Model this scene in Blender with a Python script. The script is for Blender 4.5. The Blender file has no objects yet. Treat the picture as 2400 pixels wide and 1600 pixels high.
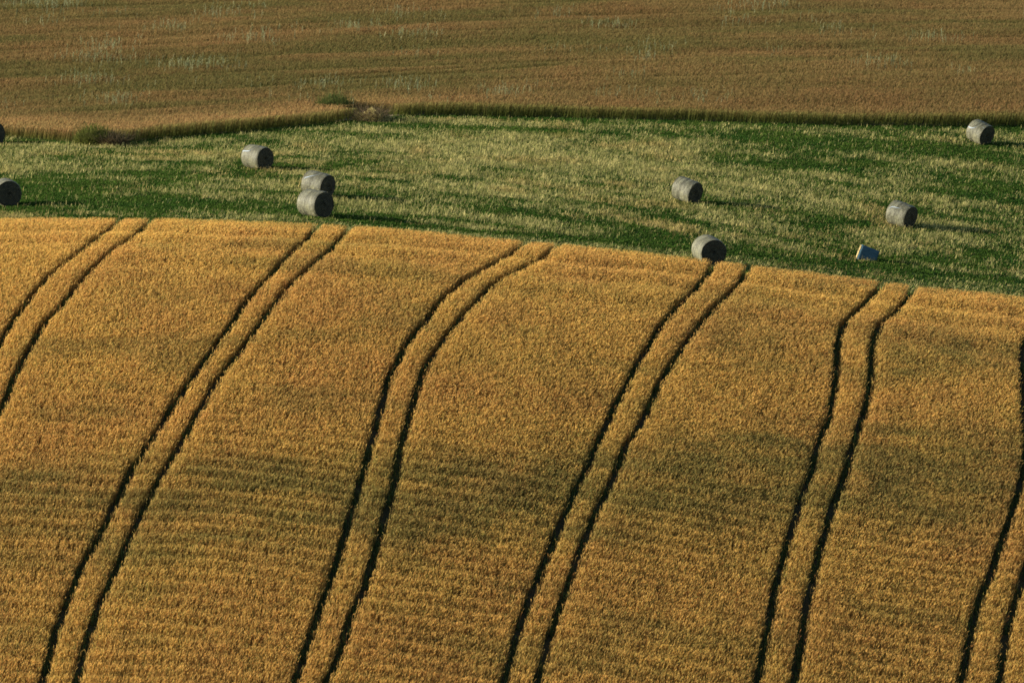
import bpy, math, random
import numpy as np
from mathutils import Vector, Matrix

# ---------------------------------------------------------------- camera, sky, sun, exposure
KSL = 0.40; LSL = 12.0; RSL = 0.05
S = bpy.context.scene
C = S.collection
cam_data = bpy.data.cameras.new("Camera")
cam_data.lens = 200.0; cam_data.sensor_width = 36.0
cam_data.clip_start = 0.5; cam_data.clip_end = 6000.0
cam = bpy.data.objects.new("Camera", cam_data)
cam.location = (0, 0, 25.0)
cam.rotation_euler = (math.radians(90 - 6.75), 0, 0)
C.objects.link(cam)
S.camera = cam

SUN_EL = 18.0
SUN_BACK = 2.0      # degrees behind the picture plane, from the left
ce, se = math.cos(math.radians(SUN_EL)), math.sin(math.radians(SUN_EL))
to_sun = Vector((-ce * math.cos(math.radians(SUN_BACK)), ce * math.sin(math.radians(SUN_BACK)), se))
world = bpy.data.worlds.new("World"); S.world = world; world.use_nodes = True
wn = world.node_tree
sky = wn.nodes.new('ShaderNodeTexSky'); sky.sky_type = 'NISHITA'; sky.sun_disc = False
sky.sun_elevation = math.radians(SUN_EL)
sky.sun_rotation = math.atan2(to_sun.x, to_sun.y)
wn.links.new(sky.outputs[0], wn.nodes['Background'].inputs[0])
wn.nodes['Background'].inputs[1].default_value = 0.09
sun_data = bpy.data.lights.new("Sun", 'SUN')
sun_data.energy = 5.0; sun_data.angle = math.radians(0.5); sun_data.color = (1.0, 0.92, 0.77)
sun = bpy.data.objects.new("Sun", sun_data)
sun.rotation_euler = to_sun.to_track_quat('Z', 'Y').to_euler()
sun.location = (-60, 260, 60)
C.objects.link(sun)
S.view_settings.view_transform = 'Standard'; S.view_settings.look = 'None'
S.view_settings.gamma = 1.0; S.view_settings.use_curve_mapping = False
S.view_settings.exposure = 0.86
S.render.engine = 'CYCLES'
S.cycles.max_bounces = 5; S.cycles.diffuse_bounces = 3; S.cycles.transmission_bounces = 3
S.cycles.pixel_filter_type = 'BLACKMAN_HARRIS'; S.cycles.filter_width = 1.7
rng = np.random.RandomState(7)
random.seed(7)

# ---------------------------------------------------------------- terrain
def _perm(seed):
    return np.random.RandomState(seed).rand(256 * 256).astype(np.float32)
_PT = {}
def vnoise(x, y, seed=0):
    """value noise 0..1"""
    if seed not in _PT:
        _PT[seed] = _perm(seed)
    t = _PT[seed]
    x = np.asarray(x, dtype=np.float64); y = np.asarray(y, dtype=np.float64)
    xi = np.floor(x); yi = np.floor(y)
    fx = x - xi; fy = y - yi
    fx = fx * fx * (3 - 2 * fx); fy = fy * fy * (3 - 2 * fy)
    xi = xi.astype(np.int64); yi = yi.astype(np.int64)
    def g(a, b):
        return t[(a & 255) * 256 + (b & 255)]
    return ((g(xi, yi) * (1 - fx) + g(xi + 1, yi) * fx) * (1 - fy)
            + (g(xi, yi + 1) * (1 - fx) + g(xi + 1, yi + 1) * fx) * fy)
def fbm(x, y, seed=0, octs=3):
    s = 0.0; a = 1.0; tot = 0.0
    x = np.asarray(x, dtype=np.float64); y = np.asarray(y, dtype=np.float64)
    for i in range(octs):
        s = s + a * vnoise(x * 2 ** i + 13.7 * i, y * 2 ** i + 5.1 * i, seed + i)
        tot += a; a *= 0.5
    return s / tot
YE = 260.0      # far edge of the near barley
YB = 312.0      # nominal near edge of the far barley
def _zg(x):
    c = np.clip(x, -27, 27)
    f = 3.28e-05 * c ** 3 - 1.4645e-03 * c ** 2 - 9.5194e-02 * c - 1.68527
    d = 3 * 3.28e-05 * c ** 2 - 2 * 1.4645e-03 * c - 9.5194e-02
    e = np.clip(x - c, -60, 60)
    return f + d * e
def _zb(x):
    c = np.clip(x, -45, 45)
    return 0.33 - 0.00044 * c * c - 0.003 * c
def smooth01(t):
    t = np.clip(t, 0, 1)
    return t * t * (3 - 2 * t)
def ter(x, y):
    x = np.asarray(x, dtype=np.float64); y = np.asarray(y, dtype=np.float64)
    zg = _zg(x); zb = _zb(x); g = (zb - zg) / (YB - YE)
    Y = y - YE
    K = KSL - g; L = LSL
    d = np.maximum(-Y, 0)
    front = zg + g * Y - K * (d - L * (1 - np.exp(-d / L)))
    B = np.maximum(y - YB, 0); M = 6.0; Lf = 220.0
    back = zb + RSL * Lf * (1 - np.exp(-B / Lf)) + (g - RSL) * M * (1 - np.exp(-B / M))
    z = np.where(y <= YB, front, back)
    # the hill the photographer stands on, across the little valley
    cam = 23.3 - 0.26 * np.maximum(y, 0) + 12 * (1 - np.exp(np.minimum(y, 0) * 0.02))
    k = 3.0
    h = np.clip(0.5 + 0.5 * (cam - z) / k, 0, 1)
    z = z * (1 - h) + cam * h + k * h * (1 - h)
    und = 0.16 * (vnoise(x / 9.0, y / 11.0, 71) - 0.5) + 0.07 * (vnoise(x / 3.1, y / 4.3, 72) - 0.5)
    return z + und * smooth01((y - 150) / 40)

# measured in metres on the ground
TRACKS = [
    [(-17.5, 264.0), (-18.02, 260.1), (-18.54, 256.18), (-19.39, 253.02), (-20.34, 250.26), (-21.01, 247.88), (-21.47, 245.42), (-21.99, 242.66), (-22.44, 239.28), (-22.81, 236.2), (-28.04, 195.0)],
    [(-15.91, 264.0), (-16.59, 259.76), (-17.23, 255.78), (-18.17, 252.36), (-18.93, 249.4), (-19.65, 246.34), (-20.32, 244.04), (-20.76, 241.38), (-21.17, 238.5), (-21.47, 236.56), (-21.93, 233.24), (-27.46, 195.0)],
    [(-8.2, 264.0), (-8.99, 259.3), (-9.56, 255.9), (-10.4, 252.14), (-11.15, 249.28), (-11.88, 246.36), (-12.58, 243.38), (-13.44, 240.06), (-14.21, 237.24), (-14.95, 234.12), (-15.68, 231.14), (-16.15, 228.7), (-16.68, 225.96), (-17.14, 223.66), (-17.63, 220.8), (-17.96, 218.3), (-18.16, 215.28), (-20.11, 195.0)],
    [(-6.68, 264.0), (-7.5, 259.52), (-8.35, 254.88), (-9.39, 251.2), (-10.16, 248.44), (-10.89, 245.36), (-11.77, 241.94), (-12.48, 239.34), (-13.25, 236.32), (-13.76, 233.82), (-14.34, 231.22), (-14.83, 228.76), (-15.37, 226.04), (-15.88, 223.42), (-16.35, 220.84), (-16.61, 218.34), (-16.83, 215.32), (-18.6, 195.0)],
    [(1.75, 264.0), (0.68, 260.08), (-0.12, 257.16), (-1.1, 254.58), (-2.25, 251.98), (-3.19, 249.32), (-4.0, 246.3), (-4.8, 243.14), (-5.39, 240.28), (-5.7, 237.22), (-5.96, 234.5), (-6.2, 232.24), (-6.45, 229.7), (-6.83, 226.9), (-7.2, 224.22), (-7.64, 221.28), (-8.07, 218.44), (-8.5, 216.0), (-11.92, 195.0)],
    [(3.01, 264.0), (2.19, 260.68), (1.26, 256.9), (0.08, 254.38), (-1.08, 251.58), (-2.03, 248.42), (-2.95, 245.14), (-3.75, 242.08), (-4.18, 239.5), (-4.42, 236.66), (-4.74, 234.0), (-4.89, 231.8), (-5.2, 228.9), (-5.55, 226.14), (-5.89, 223.82), (-6.35, 221.18), (-6.8, 218.32), (-7.25, 216.22), (-11.1, 195.0)],
    [(9.88, 264.0), (9.41, 260.92), (8.9, 257.56), (8.1, 254.18), (7.03, 250.78), (6.19, 248.02), (5.35, 244.46), (4.64, 241.5), (3.92, 238.28), (3.33, 235.86), (2.65, 233.12), (2.17, 230.84), (1.51, 227.94), (0.87, 224.88), (0.33, 222.22), (-0.02, 219.96), (-0.4, 217.5), (-3.88, 195.0)],
    [(11.51, 264.0), (11.02, 260.94), (10.36, 256.82), (9.24, 253.2), (8.16, 249.96), (7.2, 246.38), (6.26, 243.02), (5.42, 239.48), (4.61, 236.18), (3.91, 233.06), (3.33, 230.78), (2.75, 228.16), (2.18, 225.12), (1.72, 222.8), (1.26, 219.9), (0.93, 217.76), (-2.64, 195.0)],
    [(17.91, 264.0), (17.28, 261.38), (16.46, 257.96), (15.48, 254.7), (14.66, 252.32), (14.28, 249.68), (14.12, 246.72), (13.88, 244.42), (13.38, 241.38), (12.76, 238.4), (12.24, 235.56), (11.73, 232.88), (11.14, 229.96), (10.66, 227.5), (10.28, 225.06), (9.9, 222.38), (9.48, 219.62), (5.86, 195.0)],
    [(19.48, 264.0), (18.72, 260.96), (17.95, 257.88), (17.17, 255.14), (16.24, 252.68), (15.82, 249.74), (15.61, 247.16), (15.37, 244.8), (14.9, 241.76), (14.25, 238.8), (13.72, 235.96), (13.1, 233.24), (12.6, 230.66), (12.18, 228.52), (11.71, 225.76), (11.35, 222.78), (10.93, 219.98), (7.56, 195.0)],
    [(26.51, 264.0), (25.35, 260.46), (24.24, 257.06), (22.96, 253.38), (22.56, 250.52), (22.25, 246.98), (22.04, 243.36), (21.89, 241.3), (21.55, 238.86), (20.78, 235.34), (19.69, 230.84), (18.74, 227.58), (18.17, 224.46), (17.68, 221.74), (12.83, 195.0)],
    [(27.82, 264.0), (26.74, 260.32), (25.54, 256.24), (24.43, 252.8), (23.78, 247.44), (23.46, 242.9), (23.17, 240.42), (22.63, 237.64), (21.73, 233.78), (20.93, 230.58), (20.36, 228.56), (19.8, 226.02), (19.19, 222.12), (14.26, 195.0)],
]
BACK_EDGE = [(-31.13, 304.38), (-27.45, 304.2), (-25.01, 302.32), (-22.54, 299.72), (-20.36, 300.7), (-19.05, 302.58), (-16.46, 303.94), (-14.37, 305.34), (-12.03, 307.8), (-10.12, 309.28), (-8.42, 311.06), (-6.0, 313.06), (-2.35, 313.12), (1.74, 312.86), (5.4, 312.24), (9.38, 311.76), (13.57, 311.16), (17.77, 310.92), (22.96, 311.54), (28.19, 312.48), (31.98, 312.7)]
OLIVE = [(-24.05, 226.64), (-20.63, 226.84), (-10.39, 228.56), (-0.87, 230.28), (7.09, 234.1), (14.33, 236.6), (21.74, 239.2), (25.47, 240.28)]
PATCHES = [(2.3, 233.46, 4.02, 2.68, 0.396), (5.36, 236.04, 3.82, 1.41, 0.432), (8.57, 235.76, 4.77, 1.86, 0.432), (17.63, 237.5, 3.85, 2.54, 0.54), (15.64, 234.46, 3.56, 1.98, 0.432), (19.05, 239.7, 3.16, 1.9, 0.36), (14.0, 247.04, 1.5, 0.81, 0.504), (19.87, 250.54, 5.07, 3.34, 0.54), (16.83, 247.48, 2.76, 1.51, 0.576), (9.82, 250.04, 3.04, 2.62, 0.36), (-8.02, 230.26, 2.56, 1.3, 0.46799999999999997), (-12.49, 229.04, 4.17, 1.68, 0.288), (-9.64, 226.98, 4.6, 1.65, 0.252), (-18.93, 226.98, 3.68, 2.05, 0.432), (-16.51, 229.46, 2.32, 1.49, 0.216), (-1.39, 229.84, 3.96, 1.88, 0.36), (-2.94, 227.84, 3.46, 1.45, 0.288), (-15.3, 247.3, 3.51, 2.77, 0.216), (-3.79, 251.0, 5.08, 3.24, 0.2016), (-0.37, 242.28, 3.68, 3.19, 0.2016), (-16.76, 238.38, 1.45, 0.34, 0.432), (-18.27, 218.56, 1.33, 0.76, 0.288), (8.1, 221.96, 2.25, 1.15, 0.216), (7.9, 231.68, 4.69, 2.17, 0.288), (-12.68, 222.76, 1.35, 0.39, 0.36), (5.71, 252.32, 3.83, 2.92, 0.216), (9.94, 253.38, 1.8, 2.31, 0.288), (-22.03, 256.42, 0.78, 1.64, 0.216), (-6.97, 256.8, 2.34, 1.3, 0.18), (12.05, 226.74, 2.75, 1.22, 0.18), (19.22, 230.24, 2.8, 2.07, 0.108), (-4.03, 221.26, 2.46, 0.45, 0.324), (4.74, 223.08, 2.71, 0.79, 0.216)]
GREEN_FAR = [(-26.0, 320.4, 4.33, 4.66, 0.6), (-23.39, 331.24, 3.23, 3.0, 0.75), (-17.2, 327.14, 6.13, 5.59, 0.5), (-31.45, 367.8, 3.31, 8.82, 0.35), (-4.89, 325.74, 6.35, 6.66, 0.45), (7.23, 320.6, 6.01, 4.06, 0.4), (-12.84, 342.04, 6.67, 3.22, 0.4), (0.0, 347.48, 6.52, 3.09, 0.35), (14.74, 327.1, 6.38, 4.26, 0.35), (23.69, 332.04, 3.98, 5.5, 0.4), (19.96, 354.74, 5.32, 7.74, 0.3), (-30.89, 367.64, 3.31, 3.03, 0.5)]
OATS = [(-24.6, 344.9), (-24.75, 339.9), (-19.08, 334.26), (-18.38, 335.28), (-16.07, 348.26), (-6.06, 322.52), (-6.28, 348.52), (-22.04, 317.14), (-24.46, 327.24), (-32.75, 373.22), (-30.8, 373.4), (-29.25, 371.42), (6.11, 353.8), (21.5, 332.94), (25.56, 347.54), (-9.82, 353.66), (16.24, 367.0), (-0.48, 319.24), (-18.5, 362.72), (-10.68, 322.96)]
DRY = [(1.09, 290.78, 8.29, 13.14, 0.42), (-3.37, 298.32, 5.59, 7.5, 0.25), (6.6, 292.42, 4.39, 9.52, 0.3), (12.86, 284.64, 6.4, 8.73, 0.12), (20.86, 276.8, 4.57, 6.04, 0.18), (10.3, 273.32, 6.15, 4.14, 0.15), (-16.19, 286.84, 6.45, 6.58, 0.06), (-13.43, 274.42, 4.53, 2.63, 0.2), (-10.5, 278.94, 2.51, 2.29, 0.12), (-21.71, 288.48, 3.46, 2.54, 0.08), (-18.46, 272.4, 10.22, 5.39, -0.12), (-19.1, 281.88, 8.03, 10.26, -0.14), (-22.77, 280.06, 4.2, 6.15, -0.1), (-19.37, 270.7, 6.09, 4.16, -0.22), (-11.92, 282.68, 2.33, 2.41, -0.3), (-7.05, 283.84, 2.77, 4.01, -0.35), (-8.21, 272.62, 2.45, 2.33, -0.2), (12.49, 301.94, 4.53, 3.82, -0.35), (16.86, 298.8, 4.03, 3.51, -0.25), (-13.5, 299.12, 3.37, 2.76, -0.1), (2.31, 306.68, 5.06, 2.63, -0.25), (23.3, 309.92, 6.04, 2.29, -0.3), (16.09, 305.56, 6.88, 1.73, -0.1), (-19.32, 302.16, 4.08, 3.53, -0.15), (-6.67, 295.36, 2.66, 3.17, -0.2), (-6.17, 273.3, 6.15, 2.47, 0.2), (10.0, 265.28, 3.98, 1.95, -0.2), (22.27, 268.42, 3.22, 2.89, -0.25), (-9.83, 296.98, 4.45, 2.73, 0.2)]
BLOCK = (16.77, 269.0)
TUSSOCKS = [(-22.12, 299.78000000000003, 1.05, 0.9, 1.05, (0.19, 0.22, 0.045), (0.12, 0.13, 0.035), 'yellow green grass tussock beside the dark brush heap at the left', 501, 3200), (-9.83, 314.56, 1.25, 1.0, 1.15, (0.075, 0.105, 0.03), (0.085, 0.105, 0.03), 'dark green weedy tussock at the field corner behind the brown heap', 511, 3600)]
HEAPS = [(-21.13, 299.52, 0.85, 0.9, 0.62, (0.2, 0.15, 0.06), (0.1, 0.08, 0.035), 'dark brown heap of dead grass beside the yellow green tussock', 521, 2600), (-7.7, 310.96, 1.0, 0.95, 0.68, (0.62, 0.52, 0.22), (0.36, 0.29, 0.11), 'pale brown heap of dry brush at the corner of the far barley', 531, 2800)]
SOIL = [((-6.79, 313.6), 0.75, 0.75, 1, 'strip of pale bare soil right of the pale brown heap'), ((-22.259999999999998, 298.52000000000004), 1.5, 0.5, 2, 'strip of bare soil under the yellow green tussock'), ((-24.93, 301.46000000000004), 0.5, 0.35, 3, 'small bare soil spot at the foot of the far barley'), ((-9.01, 311.53999999999996), 0.7, 0.6, 4, 'bare soil left of the pale brown heap')]
BALES = [
    (-12.92, 287.16, 46, 1.22, 1.18, 'grey round bale standing alone, leftmost whole bale of the meadow, nearest the field corner', 0.9, 2),
    (-9.47, 275.20, 54, 1.24, 1.18, 'grey round bale partly hidden behind another bale', 1.3, 5),
    (-9.30, 267.14, 44, 1.3, 1.22, 'tan round bale in front of another, its dark coiled end showing', 0, 0),
    (8.60, 282.12, 50, 1.18, 1.1, 'grey tilted round bale on the pale dry stubble, behind the bale sunk in barley', 0, 10),
    (19.14, 279.72, 52, 1.22, 1.1, 'grey tilted round bale uphill from the blue rectangular bale', 0.8, 7),
    (9.07, 262.62, 20, 1.32, 1.22, 'bright cream round bale half hidden by the edge of the near barley', 0, 0),
    (25.20, 306.78, 44, 1.22, 1, 'tilted round bale against the dark edge of the far barley, at the right', 0.6, 12),
    (-27.72, 300.84, 50, 1.25, 1.2, 'dark round bale cut by the left picture edge, touching the far barley', 0, 0),
    (-24.11, 270.44, 17, 1.3, 1.2, 'dark round bale with pale top rim, cut by the left picture edge near the barley', 0, 0),
]
NEAR_GOLD = (0.705, 0.450, 0.122); NEAR_RED = (0.67, 0.395, 0.116)
NEAR_GREEN = (0.145, 0.165, 0.055); NEAR_FOOT = (0.30, 0.20, 0.06)
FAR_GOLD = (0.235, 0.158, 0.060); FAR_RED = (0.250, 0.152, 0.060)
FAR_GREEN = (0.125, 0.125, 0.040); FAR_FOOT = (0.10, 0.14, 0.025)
STRAW_A = (0.54, 0.46, 0.19); STRAW_B = (0.16, 0.19, 0.045)
TURF_A = (0.036, 0.082, 0.015); TURF_B = (0.068, 0.115, 0.020)

# ---------------------------------------------------------------- helpers
def tag(o, label=None, cat=None, group=None, kind=None):
    if label: o['label'] = label
    if cat: o['category'] = cat
    if group: o['group'] = group
    if kind: o['kind'] = kind
    return o

def mesh_np(name, verts, faces, mat, cols=None, parent=None, smooth=False):
    """verts (N,3), faces (M,k) -> one mesh object; cols (N,3) per vertex"""
    verts = np.ascontiguousarray(verts, dtype=np.float32)
    faces = np.ascontiguousarray(faces, dtype=np.int32)
    me = bpy.data.meshes.new(name)
    n, (m, k) = len(verts), faces.shape
    me.vertices.add(n); me.vertices.foreach_set('co', verts.ravel())
    me.loops.add(m * k); me.loops.foreach_set('vertex_index', faces.ravel())
    me.polygons.add(m)
    me.polygons.foreach_set('loop_start', np.arange(m, dtype=np.int32) * k)
    try:
        me.polygons.foreach_set('loop_total', np.full(m, k, dtype=np.int32))
    except Exception:
        pass
    me.update(calc_edges=True)
    if smooth:
        me.polygons.foreach_set('use_smooth', np.ones(m, dtype=bool))
    if cols is not None:
        a = me.color_attributes.new('Col', 'FLOAT_COLOR', 'POINT')
        c4 = np.ones((n, 4), dtype=np.float32); c4[:, :3] = cols
        a.data.foreach_set('color', c4.ravel())
    me.materials.append(mat)
    o = bpy.data.objects.new(name, me); C.objects.link(o)
    if parent is not None: o.parent = parent
    return o

class NT:
    def __init__(s, name):
        s.m = bpy.data.materials.new(name); s.m.use_nodes = True
        s.t = s.m.node_tree; s.t.nodes.clear()
        s.out = s.t.nodes.new('ShaderNodeOutputMaterial')
    def n(s, typ, **kw):
        nd = s.t.nodes.new(typ)
        for k, v in kw.items():
            if k.startswith('i_'):
                key = k[2:]; key = int(key) if key.isdigit() else key.replace('_', ' ')
                nd.inputs[key].default_value = v
            else: setattr(nd, k, v)
        return nd
    def l(s, a, b): s.t.links.new(a, b)
    def ramp(s, fac, stops):
        r = s.n('ShaderNodeValToRGB'); e = r.color_ramp.elements
        while len(e) < len(stops): e.new(0.5)
        for q, (p, c) in zip(e, stops):
            q.position = p; q.color = (*c, 1)
        s.l(fac, r.inputs[0]); return r.outputs[0]
    def mix(s, fac, a, b, mode='MIX'):
        m = s.n('ShaderNodeMix', data_type='RGBA', blend_type=mode)
        if isinstance(fac, (int, float)): m.inputs[0].default_value = fac
        else: s.l(fac, m.inputs[0])
        for v, i in ((a, 6), (b, 7)):
            if isinstance(v, tuple): m.inputs[i].default_value = (*v, 1)
            else: s.l(v, m.inputs[i])
        return m.outputs[2]
    def noise(s, scale, detail=3, vec=None, stretch=None, rough=0.55):
        if vec is None:
            tc = s.n('ShaderNodeTexCoord'); vec = tc.outputs['Object']
        if stretch:
            mp = s.n('ShaderNodeMapping'); mp.inputs['Scale'].default_value = stretch
            s.l(vec, mp.inputs[0]); vec = mp.outputs[0]
        nz = s.n('ShaderNodeTexNoise'); nz.inputs['Scale'].default_value = scale
        nz.inputs['Detail'].default_value = detail; nz.inputs['Roughness'].default_value = rough
        s.l(vec, nz.inputs['Vector']); return nz.outputs['Fac']
    def bsdf(s, col, rough=0.9, bump=None, bstr=0.5, bdist=0.02, spec=0.2):
        b = s.n('ShaderNodeBsdfPrincipled'); b.inputs['Roughness'].default_value = rough
        b.inputs['Specular IOR Level'].default_value = spec
        if isinstance(col, tuple): b.inputs['Base Color'].default_value = (*col, 1)
        else: s.l(col, b.inputs['Base Color'])
        if bump is not None:
            bp = s.n('ShaderNodeBump'); bp.inputs['Strength'].default_value = bstr
            bp.inputs['Distance'].default_value = bdist
            s.l(bump, bp.inputs['Height']); s.l(bp.outputs[0], b.inputs['Normal'])
        s.l(b.outputs[0], s.out.inputs[0]); return b

def leaf_material(name, transl):
    t = NT(name)
    at = t.n('ShaderNodeAttribute', attribute_name='Col')
    d = t.n('ShaderNodeBsdfDiffuse'); tr = t.n('ShaderNodeBsdfTranslucent')
    t.l(at.outputs['Color'], d.inputs[0]); t.l(at.outputs['Color'], tr.inputs[0])
    mx = t.n('ShaderNodeMixShader', i_0=transl)
    t.l(d.outputs[0], mx.inputs[1]); t.l(tr.outputs[0], mx.inputs[2])
    t.l(mx.outputs[0], t.out.inputs[0]); return t.m
M_CEREAL = leaf_material('ripe_barley', 0.52)
M_GRASS = leaf_material('grass_and_stubble', 0.30)

# ---------------------------------------------------------------- ground sheet
def axis(parts):
    out = []
    for a, b, st in parts:
        out.append(np.arange(a, b, st))
    return np.concatenate(out)
gx = axis([(-3000, -300, 150), (-300, -60, 12), (-60, -40, 2), (-40, 40, 0.5), (40, 60, 2), (60, 300, 12), (300, 3001, 150)])
gy = axis([(-1500, -60, 120), (-60, 180, 6), (180, 210, 1.5), (210, 330, 0.5), (330, 400, 1.0), (400, 600, 10), (600, 6001, 200)])
BE = np.array(BACK_EDGE)
def yback(x):
    return np.interp(x, BE[:, 0], BE[:, 1]) + 0.5 * (vnoise(np.asarray(x) / 1.3, 0.3, 5) - 0.5)
def yfront(x):
    return YE + 0.5 * (vnoise(np.asarray(x) / 2.7, 0.7, 6) - 0.5) + 0.25 * (vnoise(np.asarray(x) / 0.6, 0.7, 9) - 0.5)
X, Y = np.meshgrid(gx, gy)
Z = ter(X, Y)
near = Y < YE; far = Y > yback(X)
wild = (np.abs(X) > Y * 0.0905 + 6.6) | (Y < 205.5) | (Y > 402.5)
crop = wild & (near | far) & (Y > 170)
Z = Z + np.where(crop, 0.60 + 0.12 * (vnoise(X / 0.9, Y / 0.9, 141) - 0.5), 0)      # standing crop beyond the single stalks
gcol = np.zeros(X.shape + (3,))
gcol[:] = (0.055, 0.10, 0.022)
gcol[near] = (0.050, 0.048, 0.022)
gcol[far] = (0.060, 0.050, 0.024)
gcol[wild & near] = (0.31, 0.175, 0.034)
gcol[wild & far] = (0.125, 0.076, 0.022)
gcol[wild & ~near & ~far] = (0.070, 0.088, 0.014)
gcol[Y < 175] = (0.10, 0.13, 0.04)
ny, nx = X.shape
V = np.stack([X, Y, Z], -1).reshape(-1, 3)
ii = (np.arange(ny - 1)[:, None] * nx + np.arange(nx - 1)[None, :]).ravel()
Fq = np.stack([ii, ii + 1, ii + nx + 1, ii + nx], 1)
t = NT('field_soil_and_turf')
at = t.n('ShaderNodeAttribute', attribute_name='Col')
n1 = t.noise(1.3, 5); n2 = t.noise(14, 4)
c = t.mix(t.mix(0.5, n1, n2), (0.55, 0.55, 0.55), (1.35, 1.35, 1.35))
c = t.mix(1.0, at.outputs['Color'], c, 'MULTIPLY')
t.bsdf(c, 0.95, bump=n2, bstr=0.8, bdist=0.05)
ground = mesh_np('ground', V, Fq, t.m, gcol.reshape(-1, 3), smooth=True)
tag(ground, 'rolling farmland under the crops and stubble', kind='structure')

# ---------------------------------------------------------------- blades
def unit(a):
    return a / np.linalg.norm(a, axis=-1, keepdims=True)
def blades(p, h, w, lean, az, top, bot, taper=0.4, basew=1.0, curve=0.0):
    """one upright quad per blade. p (N,3) base, h,w (N,), lean (N,2) horizontal tip offset"""
    n = len(p)
    dx = np.cos(az) * w * 0.5; dy = np.sin(az) * w * 0.5
    side = np.stack([dx, dy, np.zeros(n)], 1)
    tip = p + np.stack([lean[:, 0], lean[:, 1], h], 1)
    v = np.stack([p - side * basew, p + side * basew, tip + side * taper, tip - side * taper], 1)
    c = np.stack([bot, bot, top, top], 1)
    return v, c
def ears(b, d, ln, w, az, col):
    n = len(b)
    side = np.stack([np.cos(az) * w * 0.5, np.sin(az) * w * 0.5, np.zeros(n)], 1)
    m = b + d * (ln * 0.45)[:, None]
    v = np.stack([b, m + side, b + d * ln[:, None], m - side], 1)
    c = np.stack([col * 0.9, col, col * 1.08, col], 1)
    return v, c
def build_quads(name, parts, mat, parent=None):
    v = np.concatenate([a for a, _ in parts]).reshape(-1, 3)
    c = np.concatenate([a for _, a in parts]).reshape(-1, 3)
    f = np.arange(len(v), dtype=np.int32).reshape(-1, 4)
    return mesh_np(name, v, f, mat, np.clip(c, 0.001, 0.95), parent)
def lerp3(a, b, t):
    return np.asarray(a) * (1 - t[:, None]) + np.asarray(b) * t[:, None]

# ---------------------------------------------------------------- near barley with tramlines
GAP = 0.40
def scatter(x0, x1, y0, y1, dens):
    n = int((x1 - x0) * (y1 - y0) * dens)
    return rng.uniform(x0, x1, n), rng.uniform(y0, y1, n)
def track_dist(x, y):
    """signed distance (positive right) to the nearest wheel rut"""
    best = np.full(len(x), 99.0)
    for k, tr in enumerate(TRACKS):
        a = np.array(tr)[::-1]
        xt = np.interp(y, a[:, 1], a[:, 0]) 
        xt2 = np.interp(y + 1.0, a[:, 1], a[:, 0])
        cs = 1 / np.sqrt(1 + (xt2 - xt) ** 2)
        wob = 0.12 * (vnoise(y / 2.6, k * 7.3, 31) - 0.5) + 0.035 * (vnoise(y / 0.5, k * 3.1, 32) - 0.5)
        d = (x - xt) * cs + wob
        best = np.where(np.abs(d) < np.abs(best), d, best)
    return best
# greener patches in the crop: (x, y, radius x, radius y, strength)
GREEN_NEAR = PATCHES
def patches(x, y, lst):
    g = np.zeros(len(x))
    for (px, py, rx, ry, s) in lst:
        wx = x + 1.6 * (vnoise(x / 2.2, y / 1.6, 51) - 0.5); wy = y + 2.2 * (vnoise(x / 2.7, y / 1.4, 52) - 0.5)
        g = np.maximum(g, s * np.exp(-((wx - px) / rx) ** 2 - ((wy - py) / ry) ** 2))
    return g

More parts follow.
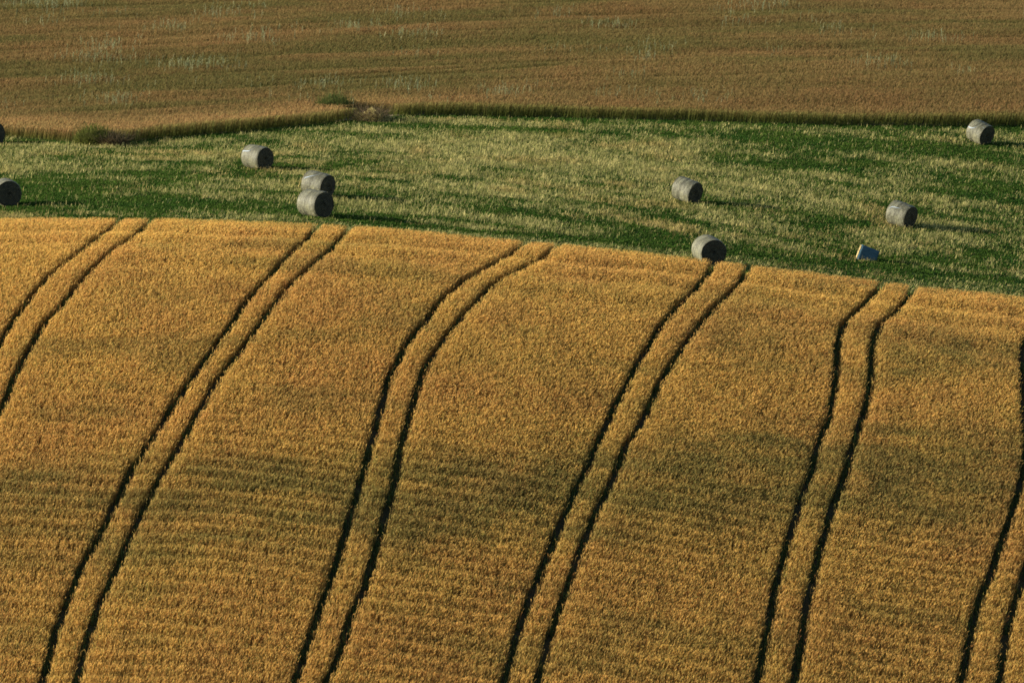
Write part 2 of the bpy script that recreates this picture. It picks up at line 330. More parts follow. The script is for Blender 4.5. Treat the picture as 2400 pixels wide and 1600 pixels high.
def cereal(x, y, hbase, gold, red, green_amt, gtop, gbot, dark, seed, width=1.0, edge=None):
    n = len(x); z = ter(x, y)
    clump = 0.75 * vnoise(x / 0.10, y / 0.22, seed) + 0.25 * vnoise(x / 0.45, y / 0.5, seed + 1)                # tillers grow in clumps
    hh = hbase * (0.95 + 0.07 * clump + 0.045 * (rng.rand(n) - 0.5))
    if dark is not None: hh = hh * (1 - dark)
    base = lerp3(gold, red, np.clip(fbm(x / 3.0, y / 4.0, seed + 3) * 2.2 - 0.75 + 0.35 * (rng.rand(n) - 0.5), 0, 1))
    base = base * (1 - green_amt[:, None]) + np.asarray(gtop) * green_amt[:, None]
    var = (0.80 + 0.16 * clump + 0.38 * rng.rand(n))[:, None]
    odd = rng.rand(n)                                       # browner and greener stalks mixed through the crop
    base = np.where((odd < 0.13)[:, None], base * np.array((0.62, 0.50, 0.55)), base)
    base = np.where((odd > 0.93)[:, None], base * np.array((0.62, 0.80, 0.75)), base)
    top = base * var
    bot = np.asarray(gbot) * (0.7 + 0.6 * rng.rand(n))[:, None]
    az = rng.normal(2.36, 0.65, n)
    wind = np.array([0.16, -0.05])
    lean = wind * hh[:, None] + rng.normal(0, 0.07, (n, 2)) * hh[:, None]
    p = np.stack([x, y, z - 0.02], 1)
    # stem with its leaves: green-brown at the foot, ripening upward
    st = blades(p, hh * 0.80, (0.013 + 0.010 * rng.rand(n)) * width, lean * 0.8, az, top * 0.86, bot, taper=0.9, basew=0.9)
    b = p + np.stack([lean[:, 0] * 0.78, lean[:, 1] * 0.78, hh * 0.77], 1)
    d = unit(np.stack([lean[:, 0] * 1.6 + rng.normal(0, 0.10, n), lean[:, 1] * 1.6 + rng.normal(0, 0.10, n), 0.42 * np.ones(n)], 1))
    er = ears(b, d, hh * 0.19 + 0.03 * rng.rand(n), (0.021 + 0.011 * rng.rand(n)) * width, az + rng.normal(0, 0.35, n), top)
    # a drooping flag leaf
    k = rng.rand(n) < 0.35
    pk = p[k] + np.stack([lean[k, 0] * 0.45, lean[k, 1] * 0.45, hh[k] * 0.45], 1)
    a2 = rng.uniform(0, 2 * math.pi, k.sum())
    ln = np.stack([np.cos(a2), np.sin(a2)], 1) * (0.10 + 0.12 * rng.rand(k.sum()))[:, None]
    mid = (top[k] * 0.55 + bot[k] * 0.45)
    lf = blades(pk, 0.18 * hh[k] + 0.05, 0.024 * width * np.ones(k.sum()), ln, a2 + 1.57, mid * 1.1, mid * 0.85, taper=0.35)
    return [st, er, lf]

x, y = scatter(-32, 33, 206, 260.8, 270)
# keep the wedge the lens can see plus several metres to each side
keep = (np.abs(x) < y * 0.0905 + 7.0) & (y < yfront(x))
x, y = x[keep], y[keep]
d = track_dist(x, y)
keep = np.abs(d) > GAP * 0.5 + 0.045 * rng.randn(len(x))
x, y, d = x[keep], y[keep], d[keep]
dy = YE - y
wobx = 0.35 * (vnoise(x / 3.3, 0.2, 61) - 0.5)
def band(v, c, w): return np.exp(-((v - c) / w) ** 2)
head = (0.19 * band(dy + wobx, 3.4, 0.75) + 0.16 * band(dy + wobx, 5.7, 0.9) + 0.10 * band(dy + wobx, 9.0, 0.8)) * (0.55 + 0.7 * vnoise(x / 2.5, 0.4, 62))
# drill rows running across the slope, clearest low on the hill
rip = np.sin((y + 0.10 * x + 0.8 * vnoise(x / 6, y / 6, 63)) * 2 * math.pi / 0.95 + 5 * fbm(x / 14, y / 10, 66))
rip_amp = smooth01((244 - y) / 16) * (0.35 + 0.65 * vnoise(x / 5, y / 4, 64))
low = np.clip(head + 0.08 * rip * rip_amp + 0.13 * (fbm(x / 1.2, y / 1.6, 65) - 0.5), -0.1, 0.5)
low = np.clip(low + 0.14 * smooth01(1 - np.abs(-d - GAP * 0.5) / 0.22) * (d < 0) * rng.rand(len(x)), -0.1, 0.6)
green = np.clip(patches(x, y, GREEN_NEAR) * (0.35 + 1.1 * vnoise(x / 1.0, y / 0.7, 67)), 0, 0.9)
green = np.maximum(green, 0.30 * np.clip(rip + 0.2, 0, 1) * rip_amp)
bandy = y - np.interp(x, [q[0] for q in OLIVE], [q[1] for q in OLIVE])
green = np.maximum(green, (0.60 + 0.10 * smooth01((x + 5) / 20)) * np.exp(-np.abs(bandy / 4.6) ** 3) * np.clip(2.0 * fbm(x / 5.0, y / 1.0, 70, 4) - 0.1, 0.40, 1.25) * (0.55 + 0.8 * vnoise(x / 1.6, y / 0.9, 77)))
green = np.minimum(green, 0.58 + 0.08 * vnoise(x / 0.5, y / 0.5, 76))
green = np.maximum(green, 0.45 * (1 - smooth01((yfront(x) - y) / 0.7)))
green = np.maximum(green, np.clip(fbm(x / 5.0, y / 2.0, 68) * 2.4 - 1.35, 0, 0.35))
sel = rng.rand(len(x)) < 0.25 + green * 0.95
green = np.where(sel, green, green * 0.35)
parts = cereal(x, y, 0.72, NEAR_GOLD, NEAR_RED, green, NEAR_GREEN, NEAR_FOOT, low, 100)
# weeds and seedlings in the wheel ruts
x2, y2 = scatter(-32, 33, 206, 260, 110)
k = (np.abs(x2) < y2 * 0.0905 + 7.0)
x2, y2 = x2[k], y2[k]; d2 = track_dist(x2, y2)
k = (np.abs(d2) < GAP * 0.5) & (vnoise(x2 / 0.9, y2 / 0.9, 69) > 0.35)
x2, y2 = x2[k], y2[k]; n2_ = len(x2)
gcol2 = np.array((0.10, 0.15, 0.05)) * (0.6 + 0.8 * rng.rand(n2_))[:, None]
parts.append(blades(np.stack([x2, y2, ter(x2, y2) - 0.01], 1), 0.14 + 0.30 * rng.rand(n2_), 0.03 + 0.02 * rng.rand(n2_),
                    rng.normal(0, 0.05, (n2_, 2)), rng.uniform(0, 3.14, n2_), gcol2, gcol2 * 0.8))
near_field = build_quads('barley_field', parts, M_CEREAL)
tag(near_field, 'golden ripe barley on the near hillside, crossed by dark paired wheel tracks', 'crop field', kind='stuff')
del parts

# ---------------------------------------------------------------- far barley
x, y = scatter(-44, 44, 298, 402, 95)
keep = (np.abs(x) < y * 0.0905 + 7.0) & (y > yback(x))
keep &= ((x + 8.0) / 1.5) ** 2 + ((y - 312.6) / 1.6) ** 2 > 1        # bare notch behind the brush heap
x, y = x[keep], y[keep]
e = y - yback(x)
tl = y - (323.4 + 0.55 * (x + 15.3)) + 0.8 * (vnoise(x / 3, 0.1, 84) - 0.5)      # an old wheel line climbing to the right
tl2 = tl - 2.2
on = smooth01((x + 15.6) / 1.0) * (1 - smooth01((x + 2) / 8))
low = 0.42 * band(tl, 0, 0.45) * on + 0.16 * band(np.mod(y - 0.22 * x + 1.5 * vnoise(x / 12, 0.4, 78), 8.5), 4.0, 0.55) * vnoise(x / 7, y / 5, 79) * smooth01((e - 9) / 3) + 0.30 * band(tl2, 0, 0.4) * on * smooth01((x + 13) / 3)
wav = vnoise(x / 16 + 3, (y - 0.35 * x) / 2.6, 81)
low = np.clip(low + 0.20 * (wav - 0.5) + 0.12 * (fbm(x / 2.2, y / 1.4, 82) - 0.5), -0.15, 0.55)
green = np.clip(fbm(x / 13 + 1.5, (y - 0.2 * x) / 4.5, 83, 4) * 2.8 - 1.05, 0, 0.75)
green *= smooth01((e - 5) / 6) * 0.9
green = np.maximum(green, patches(x, y, GREEN_FAR))
green = np.maximum(green, 0.85 * (1 - smooth01((e + 0.3) / (1.8 + 1.6 * vnoise(x / 2, 0.5, 85)))) * smooth01((x + 24) / 4) * 0.9)
sel = rng.rand(len(x)) < 0.35 + green * 0.8
green = np.where(sel, green, green * 0.4)
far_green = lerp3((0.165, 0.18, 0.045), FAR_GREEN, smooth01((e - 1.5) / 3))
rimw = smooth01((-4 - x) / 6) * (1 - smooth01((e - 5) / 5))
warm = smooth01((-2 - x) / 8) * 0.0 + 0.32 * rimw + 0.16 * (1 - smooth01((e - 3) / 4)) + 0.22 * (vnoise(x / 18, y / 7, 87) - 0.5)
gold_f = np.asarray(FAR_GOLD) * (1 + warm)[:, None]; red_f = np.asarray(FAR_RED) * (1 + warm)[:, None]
parts = cereal(x, y, 0.78, gold_f, red_f, green, far_green, FAR_FOOT, low, 200, width=1.2)
far_field = build_quads('barley_field', parts, M_CEREAL)
tag(far_field, 'brownish ripe barley on the far slope behind the hay meadow', 'crop field', kind='stuff')
del parts

# pale wild oats standing over the far crop
parts = []
cx, cy = scatter(-40, 40, 314, 398, 0.03)
dn = fbm(cx / 9, cy / 7, 86)
k = (dn > 0.47) | (rng.rand(len(cx)) < 0.10)
cl = list(zip(cx[k], cy[k], 0.5 + 1.1 * rng.rand(k.sum()), (4 + 11 * rng.rand(k.sum())))) + [(a, b, 1.2, 42) for a, b in OATS]
ox = np.concatenate([rng.normal(a, s * 0.8, int(m)) for a, b, s, m in cl])
oy = np.concatenate([rng.normal(b, s * 1.1, int(m)) for a, b, s, m in cl])
k = (oy > yback(ox) + 0.4) & (np.abs(ox) < oy * 0.0905 + 7)
ox, oy = ox[k], oy[k]; n = len(ox)
oc = lerp3((0.33, 0.33, 0.18), (0.17, 0.20, 0.09), rng.rand(n)) * (0.7 + 0.5 * rng.rand(n))[:, None]
p = np.stack([ox, oy, ter(ox, oy)], 1); hh = 0.80 + 0.38 * rng.rand(n)
ln = rng.normal(0, 0.09, (n, 2)) + np.array([0.07, 0])
parts.append(blades(p, hh, 0.016 * np.ones(n), ln, rng.uniform(0, 3.14, n), oc, oc * 0.6, taper=1.0))
for q in range(3):
    b = p + np.stack([ln[:, 0] * (0.75 + 0.12 * q), ln[:, 1] * (0.75 + 0.12 * q), hh * (0.74 + 0.11 * q)], 1)
    dd = unit(np.stack([rng.normal(0.1, 0.35, n), rng.normal(0, 0.35, n), 0.7 * np.ones(n)], 1))
    parts.append(ears(b, dd, 0.13 + 0.07 * rng.rand(n), 0.035 * np.ones(n), rng.uniform(0, 3.14, n), oc * 1.05))
oats = build_quads('wild_oats', parts, M_CEREAL)
tag(oats, 'pale wild oats standing scattered above the far crop', 'weeds', kind='stuff')

# ---------------------------------------------------------------- hay meadow: cut stubble and green regrowth
x, y = scatter(-37, 37, 259.2, 316, 250)
keep = (np.abs(x) < y * 0.0905 + 7.0) & (y < yback(x) + 0.2) & (y > yfront(x) - 0.3)
x, y = x[keep], y[keep]; n = len(x)
# swaths run along the hill, tilting toward the viewer at the right
u = x * 0.97 + (y - 260) * 0.24; v = (y - 260) + 0.16 * x + 0.16 * np.maximum(x + 6, 0) + 1.2 * vnoise(x / 14, y / 14, 89)
st = 0.28 * vnoise(u / 3.6, v / 2.4, 90) + 0.16 * vnoise(u / 8, v / 0.75, 88) + 0.26 * vnoise(u / 1.5, v / 1.3, 91) + 0.12 * vnoise(u / 0.45, v / 0.6, 94) + 0.14 * vnoise(u / 13, v / 2.2, 95) + 0.10 * vnoise(u / 0.14, v / 0.4, 96)
dryness = np.zeros(n)
for (px, py, rx, ry, s) in DRY:
    dryness += s * np.exp(-((x - px) / rx) ** 2 - ((y - py) / ry) ** 2)
dry = (st - 0.52) * 2.9 + 0.24 + dryness * 1.1
fr = y - yfront(x); bk = yback(x) - y
# mown headland next to the near crop: one green wheel strip, then finely littered turf
lit = band(fr, 2.2 + 0.02 * x, 1.4) * 0.15
hs = 5.6 + 0.05 * x
dry = np.where(fr < hs, 0.26 + (st - 0.5) * 1.2 + lit, dry)
dry -= 0.85 * band(fr, hs, 0.7) * smooth01((x + 12) / 8)
dry -= 0.9 * (1 - smooth01((bk - 0.2) / 1.6)) * smooth01((x + 26) / 3)
dry -= 0.5 * (1 - smooth01((fr + 0.3) / 1.2))
dry = np.clip(dry, 0.03, 0.97)
is_dry = rng.rand(n) < dry
h = np.where(is_dry, 0.08 + 0.18 * rng.rand(n) ** 2, 0.05 + 0.07 * rng.rand(n))
h = h * (0.75 + 0.6 * vnoise(x / 0.16, y / 0.35, 93))
h = np.where(fr < hs, h * 0.75, h)
h = np.where((fr < 0.7) & (rng.rand(n) < 0.25), h + 0.18 * rng.rand(n), h)
w = np.where(is_dry, 0.013 + 0.018 * rng.rand(n), 0.035 + 0.035 * rng.rand(n))
tuft = 0.55 * vnoise(x / 0.13, y / 0.40, 98) + 0.45 * vnoise(x / 0.5, y / 0.9, 99)
brn = np.clip(fbm(x / 2.6, y / 3.5, 101) * 3 - 1.7, 0, 0.6)[:, None]
straw = lerp3(STRAW_B, STRAW_A, np.clip(0.75 * rng.rand(n) + 0.9 * (tuft - 0.35), 0, 1)) * (0.45 + 0.7 * rng.rand(n) ** 1.5 + 0.55 * tuft)[:, None]
turf = lerp3(TURF_A, TURF_B, np.clip(fbm(x / 2, y / 2, 97) * 1.6 - 0.3, 0, 1)) * (0.7 + 0.6 * rng.rand(n))[:, None]
straw = straw * (1 - brn) + straw * np.array((1.05, 0.84, 0.80)) * brn
col = np.where(is_dry[:, None], straw, turf)
lean = rng.normal(0, 0.030, (n, 2)) + np.where(is_dry, 0.055, 0.015)[:, None] * np.array([1, 0])
p = np.stack([x, y, ter(x, y) - 0.008], 1)
v1, c1 = blades(p, h, w, lean, rng.uniform(0, math.pi, n), col, col * np.where(is_dry, 0.75, 0.85)[:, None], taper=0.55)
g_ = ~is_dry
meadow_grass = build_quads('meadow_grass', [(v1[g_], c1[g_])], M_GRASS)
tag(meadow_grass, 'short green grass regrowing in the mown hay meadow', 'grass', kind='stuff')
meadow_stubble = build_quads('hay_stubble', [(v1[is_dry], c1[is_dry])], M_GRASS)
tag(meadow_stubble, 'dry straw coloured stubble streaking the mown meadow', 'stubble', kind='stuff')

# ---------------------------------------------------------------- hay bales
t = NT('net_wrapped_hay')
s1 = t.noise(1.0, 4, stretch=(34, 3.2, 3.2)); s2 = t.noise(38, 3); s3 = t.noise(2.6, 3); s4 = t.noise(1.0, 2, stretch=(7, 1.2, 1.2))
c = t.ramp(s1, [(0.30, (0.075, 0.075, 0.046)), (0.52, (0.175, 0.174, 0.115)), (0.74, (0.31, 0.305, 0.215))])
c = t.mix(1.0, c, t.ramp(s2, [(0.36, (0.45, 0.43, 0.38)), (0.52, (1, 1, 1)), (0.70, (1.4, 1.4, 1.35))]), 'MULTIPLY')
c = t.mix(1.0, c, t.ramp(s3, [(0.3, (0.80, 0.80, 0.84)), (0.7, (1.12, 1.10, 1.02))]), 'MULTIPLY')
c = t.mix(1.0, c, t.ramp(s4, [(0.38, (0.62, 0.62, 0.60)), (0.62, (1.2, 1.2, 1.18))]), 'MULTIPLY')
t.bsdf(c, 0.62, bump=t.mix(0.5, s1, s2), bstr=0.7, bdist=0.03, spec=0.35); M_SIDE = t.m

t = NT('coiled_hay_end')
tc = t.n('ShaderNodeTexCoord'); sp = t.n('ShaderNodeSeparateXYZ'); t.l(tc.outputs['Object'], sp.inputs[0])
yz = t.n('ShaderNodeCombineXYZ'); t.l(sp.outputs[1], yz.inputs[1])
zz = t.n('ShaderNodeMath', operation='SUBTRACT', i_1=0.61); t.l(sp.outputs[2], zz.inputs[0]); t.l(zz.outputs[0], yz.inputs[2])
ln_ = t.n('ShaderNodeVectorMath', operation='LENGTH'); t.l(yz.outputs[0], ln_.inputs[0])
nw = t.noise(5, 3)
ad = t.n('ShaderNodeMath', operation='MULTIPLY_ADD', i_1=0.05); t.l(nw, ad.inputs[0]); t.l(ln_.outputs['Value'], ad.inputs[2])
sc = t.n('ShaderNodeMath', operation='MULTIPLY', i_1=88.0); t.l(ad.outputs[0], sc.inputs[0])
sn = t.n('ShaderNodeMath', operation='SINE'); t.l(sc.outputs[0], sn.inputs[0])
fn = t.noise(55, 3); fn2 = t.noise(6, 4)
mixf = t.n('ShaderNodeMath', operation='MULTIPLY_ADD', i_1=0.16); t.l(sn.outputs[0], mixf.inputs[0]); t.l(fn, mixf.inputs[2])
c = t.ramp(mixf.outputs[0], [(0.30, (0.018, 0.018, 0.014)), (0.52, (0.056, 0.053, 0.039)), (0.74, (0.16, 0.145, 0.10))])
c = t.mix(1.0, c, t.ramp(fn2, [(0.3, (0.65, 0.65, 0.68)), (0.7, (1.15, 1.1, 1.0))]), 'MULTIPLY')
t.bsdf(c, 0.95, bump=mixf.outputs[0], bstr=0.8, bdist=0.03, spec=0.1); M_END = t.m
t = NT('pale_net_tail'); t.bsdf((0.30, 0.35, 0.38), 0.7, spec=0.3); M_NET = t.m
M_LOOSE = leaf_material('loose_straw', 0.2)

def bale_frame(x, y, facing, tilt):
    """ground-aligned matrix; local +X is the direction the seen end faces (degrees right of straight at the viewer)"""
    e = 0.5
    nrm = Vector((-(ter(x + e, y) - ter(x - e, y)) / (2 * e), -(ter(x, y + e) - ter(x, y - e)) / (2 * e), 1)).normalized()
    f = math.radians(facing)
    ax = Vector((math.sin(f), -math.cos(f), 0)); ax = (ax - nrm * ax.dot(nrm)).normalized()
    yy = nrm.cross(ax).normalized()
    m = Matrix.Identity(4)
    for i in range(3):
        m[i][0], m[i][1], m[i][2] = ax[i], yy[i], nrm[i]
    m = m @ Matrix.Rotation(math.radians(tilt), 4, 'Y')       # settled into a hollow, nose down
    m.translation = Vector((x, y, float(ter(x, y)) - 0.035 + 0.3 * math.sin(math.radians(tilt))))
    return m

def make_bale(x, y, facing, diam, length, label, seed, tail=0.0, tilt=0.0):
    r_ = np.random.RandomState(seed)
    root = bpy.data.objects.new('hay_bale', None); C.objects.link(root)
    root.empty_display_size = 0.3
    root.matrix_world = bale_frame(x, y, facing, tilt)
    tag(root, label, 'hay bale', 'round hay bales lying on the mown meadow')
    R = diam / 2; NA, NU = 72, 22
    ph = r_.uniform(0, 6.28, 8)
    def rad(th, uu):
        sag = 1 - 0.020 * np.exp(-((th - math.pi * 1.5) / 0.45) ** 2)        # flattened where it sits
        o = 1 + 0.010 * np.sin(2 * th + ph[0]) + 0.006 * np.sin(3 * th + ph[1] + 2 * uu) + 0.004 * np.sin(7 * th + ph[2] + 5 * uu)
        o = o + 0.010 * np.sin(uu * 5.0 + ph[3]) + 0.005 * np.sin(uu * 17 + ph[4])
        rim = 1 - 0.050 * np.abs(uu * 2) ** 7
        return R * sag * o * rim
    th = np.linspace(0, 2 * math.pi, NA, endpoint=False); uu = np.linspace(-0.5, 0.5, NU)
    T, U = np.meshgrid(th, uu)
    rr = rad(T, U) + 0.006 * r_.randn(*T.shape)
    V = np.stack([U * length, rr * np.cos(T), R + rr * np.sin(T)], -1)
    idx = np.arange(NU * NA).reshape(NU, NA)
    q = np.stack([idx[:-1], np.roll(idx[:-1], -1, 1), np.roll(idx[1:], -1, 1), idx[1:]], -1).reshape(-1, 4)
    mesh_np('net_wrap', V.reshape(-1, 3), q, M_SIDE, parent=root, smooth=True)
    for s in (1, -1):
        row = V[-1 if s > 0 else 0]
        NR = 16; fr_ = np.linspace(1, 0.0, NR + 1)[:-1]
        ctr = np.array([s * 0.5 * length, 0, R])
        P = []
        for k_, f in enumerate(fr_):
            bulge = 0.030 * (1 - f * f) - (0.05 * math.exp(-(f / 0.10) ** 2)) + 0.007 * math.sin(f * 46)
            ring = ctr + (row - ctr) * f
            ring[:, 0] += s * (bulge + 0.008 * r_.randn(NA) * (1 if k_ else 0) + 0.001)
            P.append(ring)
        P.append(np.array([[s * (0.5 * length - 0.02), 0, R]]))
        Pv = np.concatenate(P)
        fs = []
        for k_ in range(NR - 1):
            for a in range(NA):
                b = (a + 1) % NA
                fs.append((k_ * NA + a, k_ * NA + b, (k_ + 1) * NA + b, (k_ + 1) * NA + a))
        c0 = NR * NA
        for a in range(NA):
            fs.append((c0 - NA + a, c0 - NA + (a + 1) % NA, c0, c0))
        me = bpy.data.meshes.new('end_face')
        fs = [f if f[2] != f[3] else f[:3] for f in fs]
        if s < 0: fs = [f[::-1] for f in fs]
        me.from_pydata([tuple(v_) for v_ in Pv], [], fs); me.materials.append(M_END)
        for pl in me.polygons: pl.use_smooth = True
        o = bpy.data.objects.new('end_face', me); C.objects.link(o); o.parent = root
    # loose stalks poking through net and round the rims
    n = 900
    th = r_.uniform(0, 6.283, n); uu = r_.uniform(-0.5, 0.5, n)
    rim = r_.rand(n) < 0.45
    uu = np.where(rim, np.sign(uu) * (0.5 - 0.02 * r_.rand(n)), uu)
    rr = rad(th, uu)
    b = np.stack([uu * length, rr * np.cos(th), R + rr * np.sin(th)], 1)
    nr = np.stack([np.where(rim, np.sign(uu) * 0.8, 0), np.cos(th), np.sin(th)], 1)
    dd = unit(nr * 0.5 + r_.normal(0, 0.6, (n, 3)))
    cc = lerp3((0.42, 0.37, 0.22), (0.22, 0.19, 0.10), r_.rand(n))
    v_, c_ = ears(b - dd * 0.01, dd, 0.03 + 0.04 * r_.rand(n), 0.010 * np.ones(n), r_.uniform(0, 3.14, n), cc)
    build_quads('loose_straw', [(v_, c_)], M_LOOSE, root)['kind'] = 'stuff'
    if tail:
        # the loose end of the net, a pale crease slanting over the side
        k_ = np.linspace(0, 1, 30)
        uu = -0.40 + 0.85 * k_ + 0.05 * np.sin(k_ * 9 + ph[5]); tt = (2.75 - tail * k_ + 0.10 * np.sin(k_ * 7 + ph[6]))
        Vv = []
        for a, dw in ((0, -0.5), (1, 0.5)):
            th2 = tt + dw * (0.05 + 0.05 * np.sin(k_ * 5 + 1))
            r2 = rad(th2, uu) + 0.012
            Vv.append(np.stack([uu * length, r2 * np.cos(th2), R + r2 * np.sin(th2)], 1))
        vv = np.concatenate(Vv); m_ = len(k_)
        f = np.array([(i, i + 1, m_ + i + 1, m_ + i) for i in range(m_ - 1)])
        mesh_np('net_tail', vv, f, M_NET, parent=root, smooth=True)
    return root

for i, b in enumerate(BALES):
    make_bale(*b[:6], 300 + i, b[6], b[7])

# ---------------------------------------------------------------- small rectangular wrapped bale
def rough_box(sx, sy, sz, nx_, seed, amp):
    import bmesh
    bm = bmesh.new(); bmesh.ops.create_cube(bm, size=1.0)
    bmesh.ops.subdivide_edges(bm, edges=bm.edges[:], cuts=nx_, use_grid_fill=True)
    r_ = random.Random(seed)
    for v_ in bm.verts:
        c_ = v_.co.copy()
        # soften corners a little, then crumple
        for i_ in range(3):
            o_ = [abs(c_[j]) for j in range(3) if j != i_]
            v_.co[i_] = c_[i_] * (1 - 0.05 * max(o_) ** 6 * 32 * (0.5 if min(o_) < 0.3 else 1))
        v_.co.x *= sx; v_.co.y *= sy; v_.co.z = (v_.co.z + 0.5) * sz
        v_.co += Vector((r_.uniform(-amp, amp), r_.uniform(-amp, amp), r_.uniform(-amp, amp)))
    return bm
t = NT('blue_bale_wrap')
w1 = t.noise(3.5, 4, stretch=(1, 1, 2.4)); w2 = t.noise(14, 3)
c = t.ramp(w1, [(0.3, (0.035, 0.08, 0.115)), (0.6, (0.06, 0.12, 0.155)), (0.8, (0.11, 0.17, 0.205))])
t.bsdf(c, 0.8, bump=t.mix(0.35, w1, w2), bstr=0.35, bdist=0.02, spec=0.1); M_BLUE = t.m
t = NT('cut_straw_end')
c = t.ramp(t.noise(30, 4), [(0.3, (0.30, 0.22, 0.09)), (0.6, (0.58, 0.46, 0.22)), (0.8, (0.75, 0.64, 0.36))])
t.bsdf(c, 0.9, bump=t.noise(40, 3), bstr=0.8, bdist=0.03); M_CUT = t.m
bx_, by_ = BLOCK
root = bpy.data.objects.new('square_bale', None); C.objects.link(root)
root.location = (bx_, by_, float(ter(bx_, by_)) - 0.14)
root.rotation_euler = (math.radians(-4), math.radians(21), math.radians(-0.5))
tag(root, 'small blue wrapped rectangular bale tilted on the slope, one end bare straw', 'hay bale')
import bmesh
bm = rough_box(0.90, 0.60, 0.76, 9, 5, 0.006)
me = bpy.data.meshes.new('wrap'); bm.to_mesh(me); bm.free(); me.materials.append(M_BLUE)
for pl in me.polygons: pl.use_smooth = True
o = bpy.data.objects.new('wrap', me); C.objects.link(o); o.parent = root
bm = rough_box(0.02, 0.56, 0.70, 7, 6, 0.012)
for v_ in bm.verts: v_.co.x -= 0.465; v_.co.z += 0.01
me = bpy.data.meshes.new('straw_end'); bm.to_mesh(me); bm.free(); me.materials.append(M_CUT)
o = bpy.data.objects.new('straw_end', me); C.objects.link(o); o.parent = root
rs = np.random.RandomState(44); n = 260
b = np.stack([np.full(n, -0.47), rs.uniform(-0.28, 0.28, n), rs.uniform(0.0, 0.72, n)], 1)
dd = unit(np.stack([-0.5 * np.ones(n), rs.normal(0, 0.5, n), rs.normal(0.1, 0.5, n)], 1))
cc = lerp3((0.62, 0.50, 0.25), (0.36, 0.27, 0.12), rs.rand(n))
build_quads('loose_straw', [ears(b, dd, 0.02 + 0.03 * rs.rand(n), 0.012 * np.ones(n), rs.uniform(0, 3.14, n), cc)], M_LOOSE, root)['kind'] = 'stuff'

# ---------------------------------------------------------------- rough tussocks and brush heaps on the field edge
def dome_blades(cx, cy, rx, ry, hmax, n, ctop, cbot, seed, outw, w, ln):
    rs = np.random.RandomState(seed)
    a = rs.uniform(0, 6.283, n); r = np.sqrt(rs.rand(n))
    lx, ly = r * np.cos(a), r * np.sin(a)
    prof = np.sqrt(np.clip(1 - r * r, 0, 1)) * (0.55 + 0.75 * vnoise(lx * 2.6 + seed, ly * 2.6, 120 + seed % 7))
    lvl = rs.rand(n) ** 0.6
    x = cx + lx * rx; y = cy + ly * ry
    z = ter(x, y) + hmax * prof * lvl * 0.8
    d = unit(np.stack([lx * outw + rs.normal(0, 0.30, n), ly * outw + rs.normal(0, 0.30, n), 0.75 + 0.3 * rs.randn(n)], 1))
    col = lerp3(ctop, cbot, np.clip(rs.rand(n) * 0.9 + 0.2 * (vnoise(lx * 4, ly * 4, 130) - 0.5), 0, 1)) * (0.7 + 0.6 * rs.rand(n))[:, None]
    return ears(np.stack([x, y, z], 1), d, ln * (0.6 + 0.8 * rs.rand(n)), w * (0.7 + 0.6 * rs.rand(n)), rs.uniform(0, 3.14, n), col)
def local_quads(name, parts, mat, root):
    o_ = build_quads(name, parts, mat, root)
    o_.matrix_parent_inverse = Matrix.Translation(-root.location)
    return o_
def stems_of(cx, cy, rx, ry, n, h, col, seed, w=0.014, lay=0.0):
    rs = np.random.RandomState(seed)
    a = rs.uniform(0, 6.283, n); r = np.sqrt(rs.rand(n)) * 0.9
    x = cx + r * np.cos(a) * rx; y = cy + r * np.sin(a) * ry
    hh = h * (0.3 + 0.8 * np.sqrt(np.clip(1 - r * r, 0, 1)) * rs.rand(n))
    le = rs.normal(0, 0.12 + lay, (n, 2)) + np.stack([np.cos(a) * r, np.sin(a) * r], 1) * (0.15 + lay)
    c_ = np.asarray(col) * (0.6 + 0.8 * rs.rand(n))[:, None]
    return blades(np.stack([x, y, ter(x, y) + rs.rand(n) * h * lay], 1), hh, w * np.ones(n), le, rs.uniform(0, 3.14, n), c_, c_ * 0.8, taper=0.8)
def mound_mesh(cx, cy, rx, ry, h, seed):
    rs = np.random.RandomState(seed); NA, NR = 40, 12
    P = [];
    for k_ in range(NR):
        f = 1 - k_ / (NR - 1)
        for a in range(NA):
            th = a / NA * 6.283
            x_ = cx + f * rx * math.cos(th) * (1 + 0.12 * math.sin(3 * th + seed)); y_ = cy + f * ry * math.sin(th) * (1 + 0.1 * math.sin(2 * th + seed))
            nz_ = float(vnoise(x_ * 3.1, y_ * 3.1, 140))
            P.append((x_, y_, float(ter(x_, y_)) - 0.04 + h * (1 - f ** 1.8) * (0.7 + 0.5 * nz_)))
    f_ = []
    for k_ in range(NR - 1):
        for a in range(NA):
            b_ = (a + 1) % NA
            f_.append((k_ * NA + a, k_ * NA + b_, (k_ + 1) * NA + b_, (k_ + 1) * NA + a))
    return np.array(P), np.array(f_)
def empty(name, x_, y_):
    r_ = bpy.data.objects.new(name, None); C.objects.link(r_); r_.empty_display_size = 0.3
    r_.location = (x_, y_, float(ter(x_, y_))); return r_
t = NT('dry_earth')
c = t.ramp(t.noise(9, 5), [(0.3, (0.12, 0.09, 0.04)), (0.6, (0.24, 0.18, 0.085)), (0.8, (0.36, 0.28, 0.15))])
t.bsdf(c, 0.95, bump=t.noise(18, 4), bstr=0.9, bdist=0.05); M_EARTH = t.m

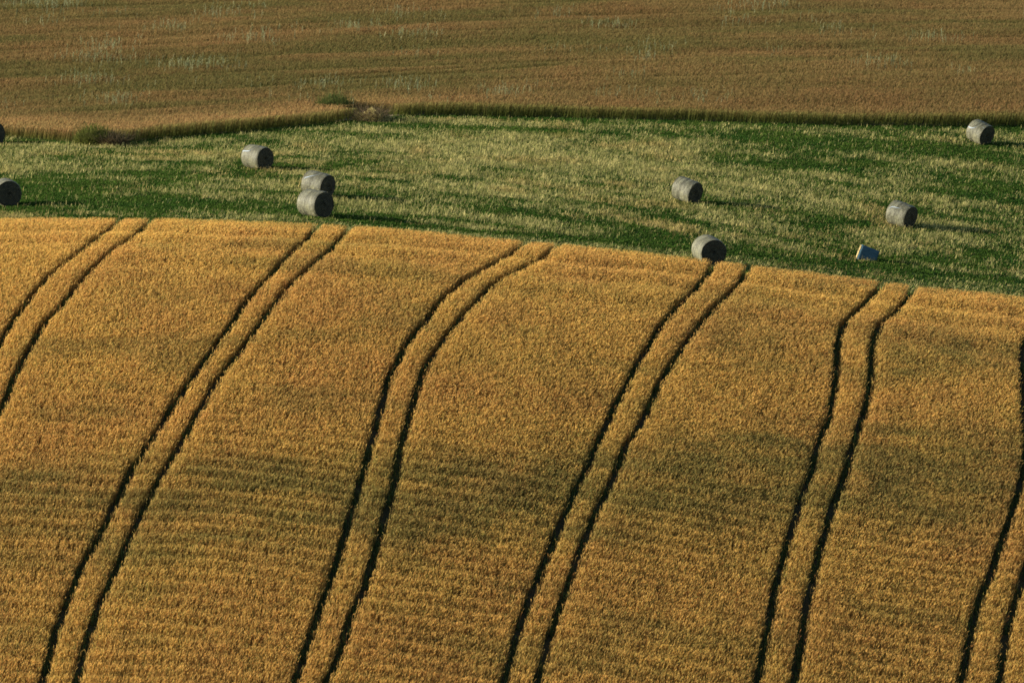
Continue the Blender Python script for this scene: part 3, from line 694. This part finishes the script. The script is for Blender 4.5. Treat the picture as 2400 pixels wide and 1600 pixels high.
def tussock(x_, y_, rx, ry, h, ctop, cbot, label, seed, n):
    r_ = empty('grass_tussock', x_, y_); tag(r_, label, 'tussock')
    local_quads('foliage', [dome_blades(x_, y_, rx, ry, h, n, ctop, cbot, seed, 0.8, 0.035, 0.20)], M_GRASS, r_)
    local_quads('stems', [stems_of(x_, y_, rx, ry, n // 4, h * 1.15, cbot, seed + 1)], M_GRASS, r_)
def brush(x_, y_, rx, ry, h, ctop, cbot, label, seed, n):
    r_ = empty('brush_heap', x_, y_); tag(r_, label, 'brush heap')
    P, f_ = mound_mesh(x_, y_, rx * 0.92, ry * 0.92, h * 0.62, seed)
    o_ = mesh_np('earth_mound', P, f_, M_EARTH, parent=r_, smooth=True); o_.matrix_parent_inverse = Matrix.Translation(-r_.location)
    local_quads('dead_grass', [dome_blades(x_, y_, rx, ry, h, n, ctop, cbot, seed, 1.3, 0.030, 0.17)], M_GRASS, r_)
    local_quads('twigs', [stems_of(x_, y_, rx, ry, n // 5, h * 1.1, (0.15, 0.11, 0.065), seed + 1, 0.018, lay=0.35)], M_GRASS, r_)
for a in TUSSOCKS: tussock(*a)
for a in HEAPS: brush(*a)
# bare earth beside the heaps
def soil_patch(pts_c, rx, ry, seed, label):
    x_, y_ = pts_c; NA, NR = 36, 6; P = []
    for k_ in range(NR):
        f = 1 - k_ / NR
        for a in range(NA):
            th = a / NA * 6.283; w_ = 1 + 0.25 * math.sin(3 * th + seed) + 0.15 * math.sin(7 * th + 2 * seed)
            xx = x_ + f * rx * math.cos(th) * w_; yy = y_ + f * ry * math.sin(th) * w_
            P.append((xx, yy, float(ter(xx, yy)) + 0.03 * (1 - f) + (0.02 if f < 1 else -0.03)))
    f_ = [(k_ * NA + a, k_ * NA + (a + 1) % NA, (k_ + 1) * NA + (a + 1) % NA, (k_ + 1) * NA + a) for k_ in range(NR - 1) for a in range(NA)]
    o_ = mesh_np('bare_soil', np.array(P), np.array(f_), M_PALE, smooth=True)
    tag(o_, label, kind='structure')
t = NT('pale_bare_earth')
c = t.ramp(t.noise(11, 5), [(0.3, (0.20, 0.14, 0.09)), (0.6, (0.36, 0.27, 0.18)), (0.8, (0.46, 0.36, 0.25))])
t.bsdf(c, 0.95, bump=t.noise(18, 4), bstr=0.8, bdist=0.03); M_PALE = t.m
for a in SOIL: soil_patch(*a)
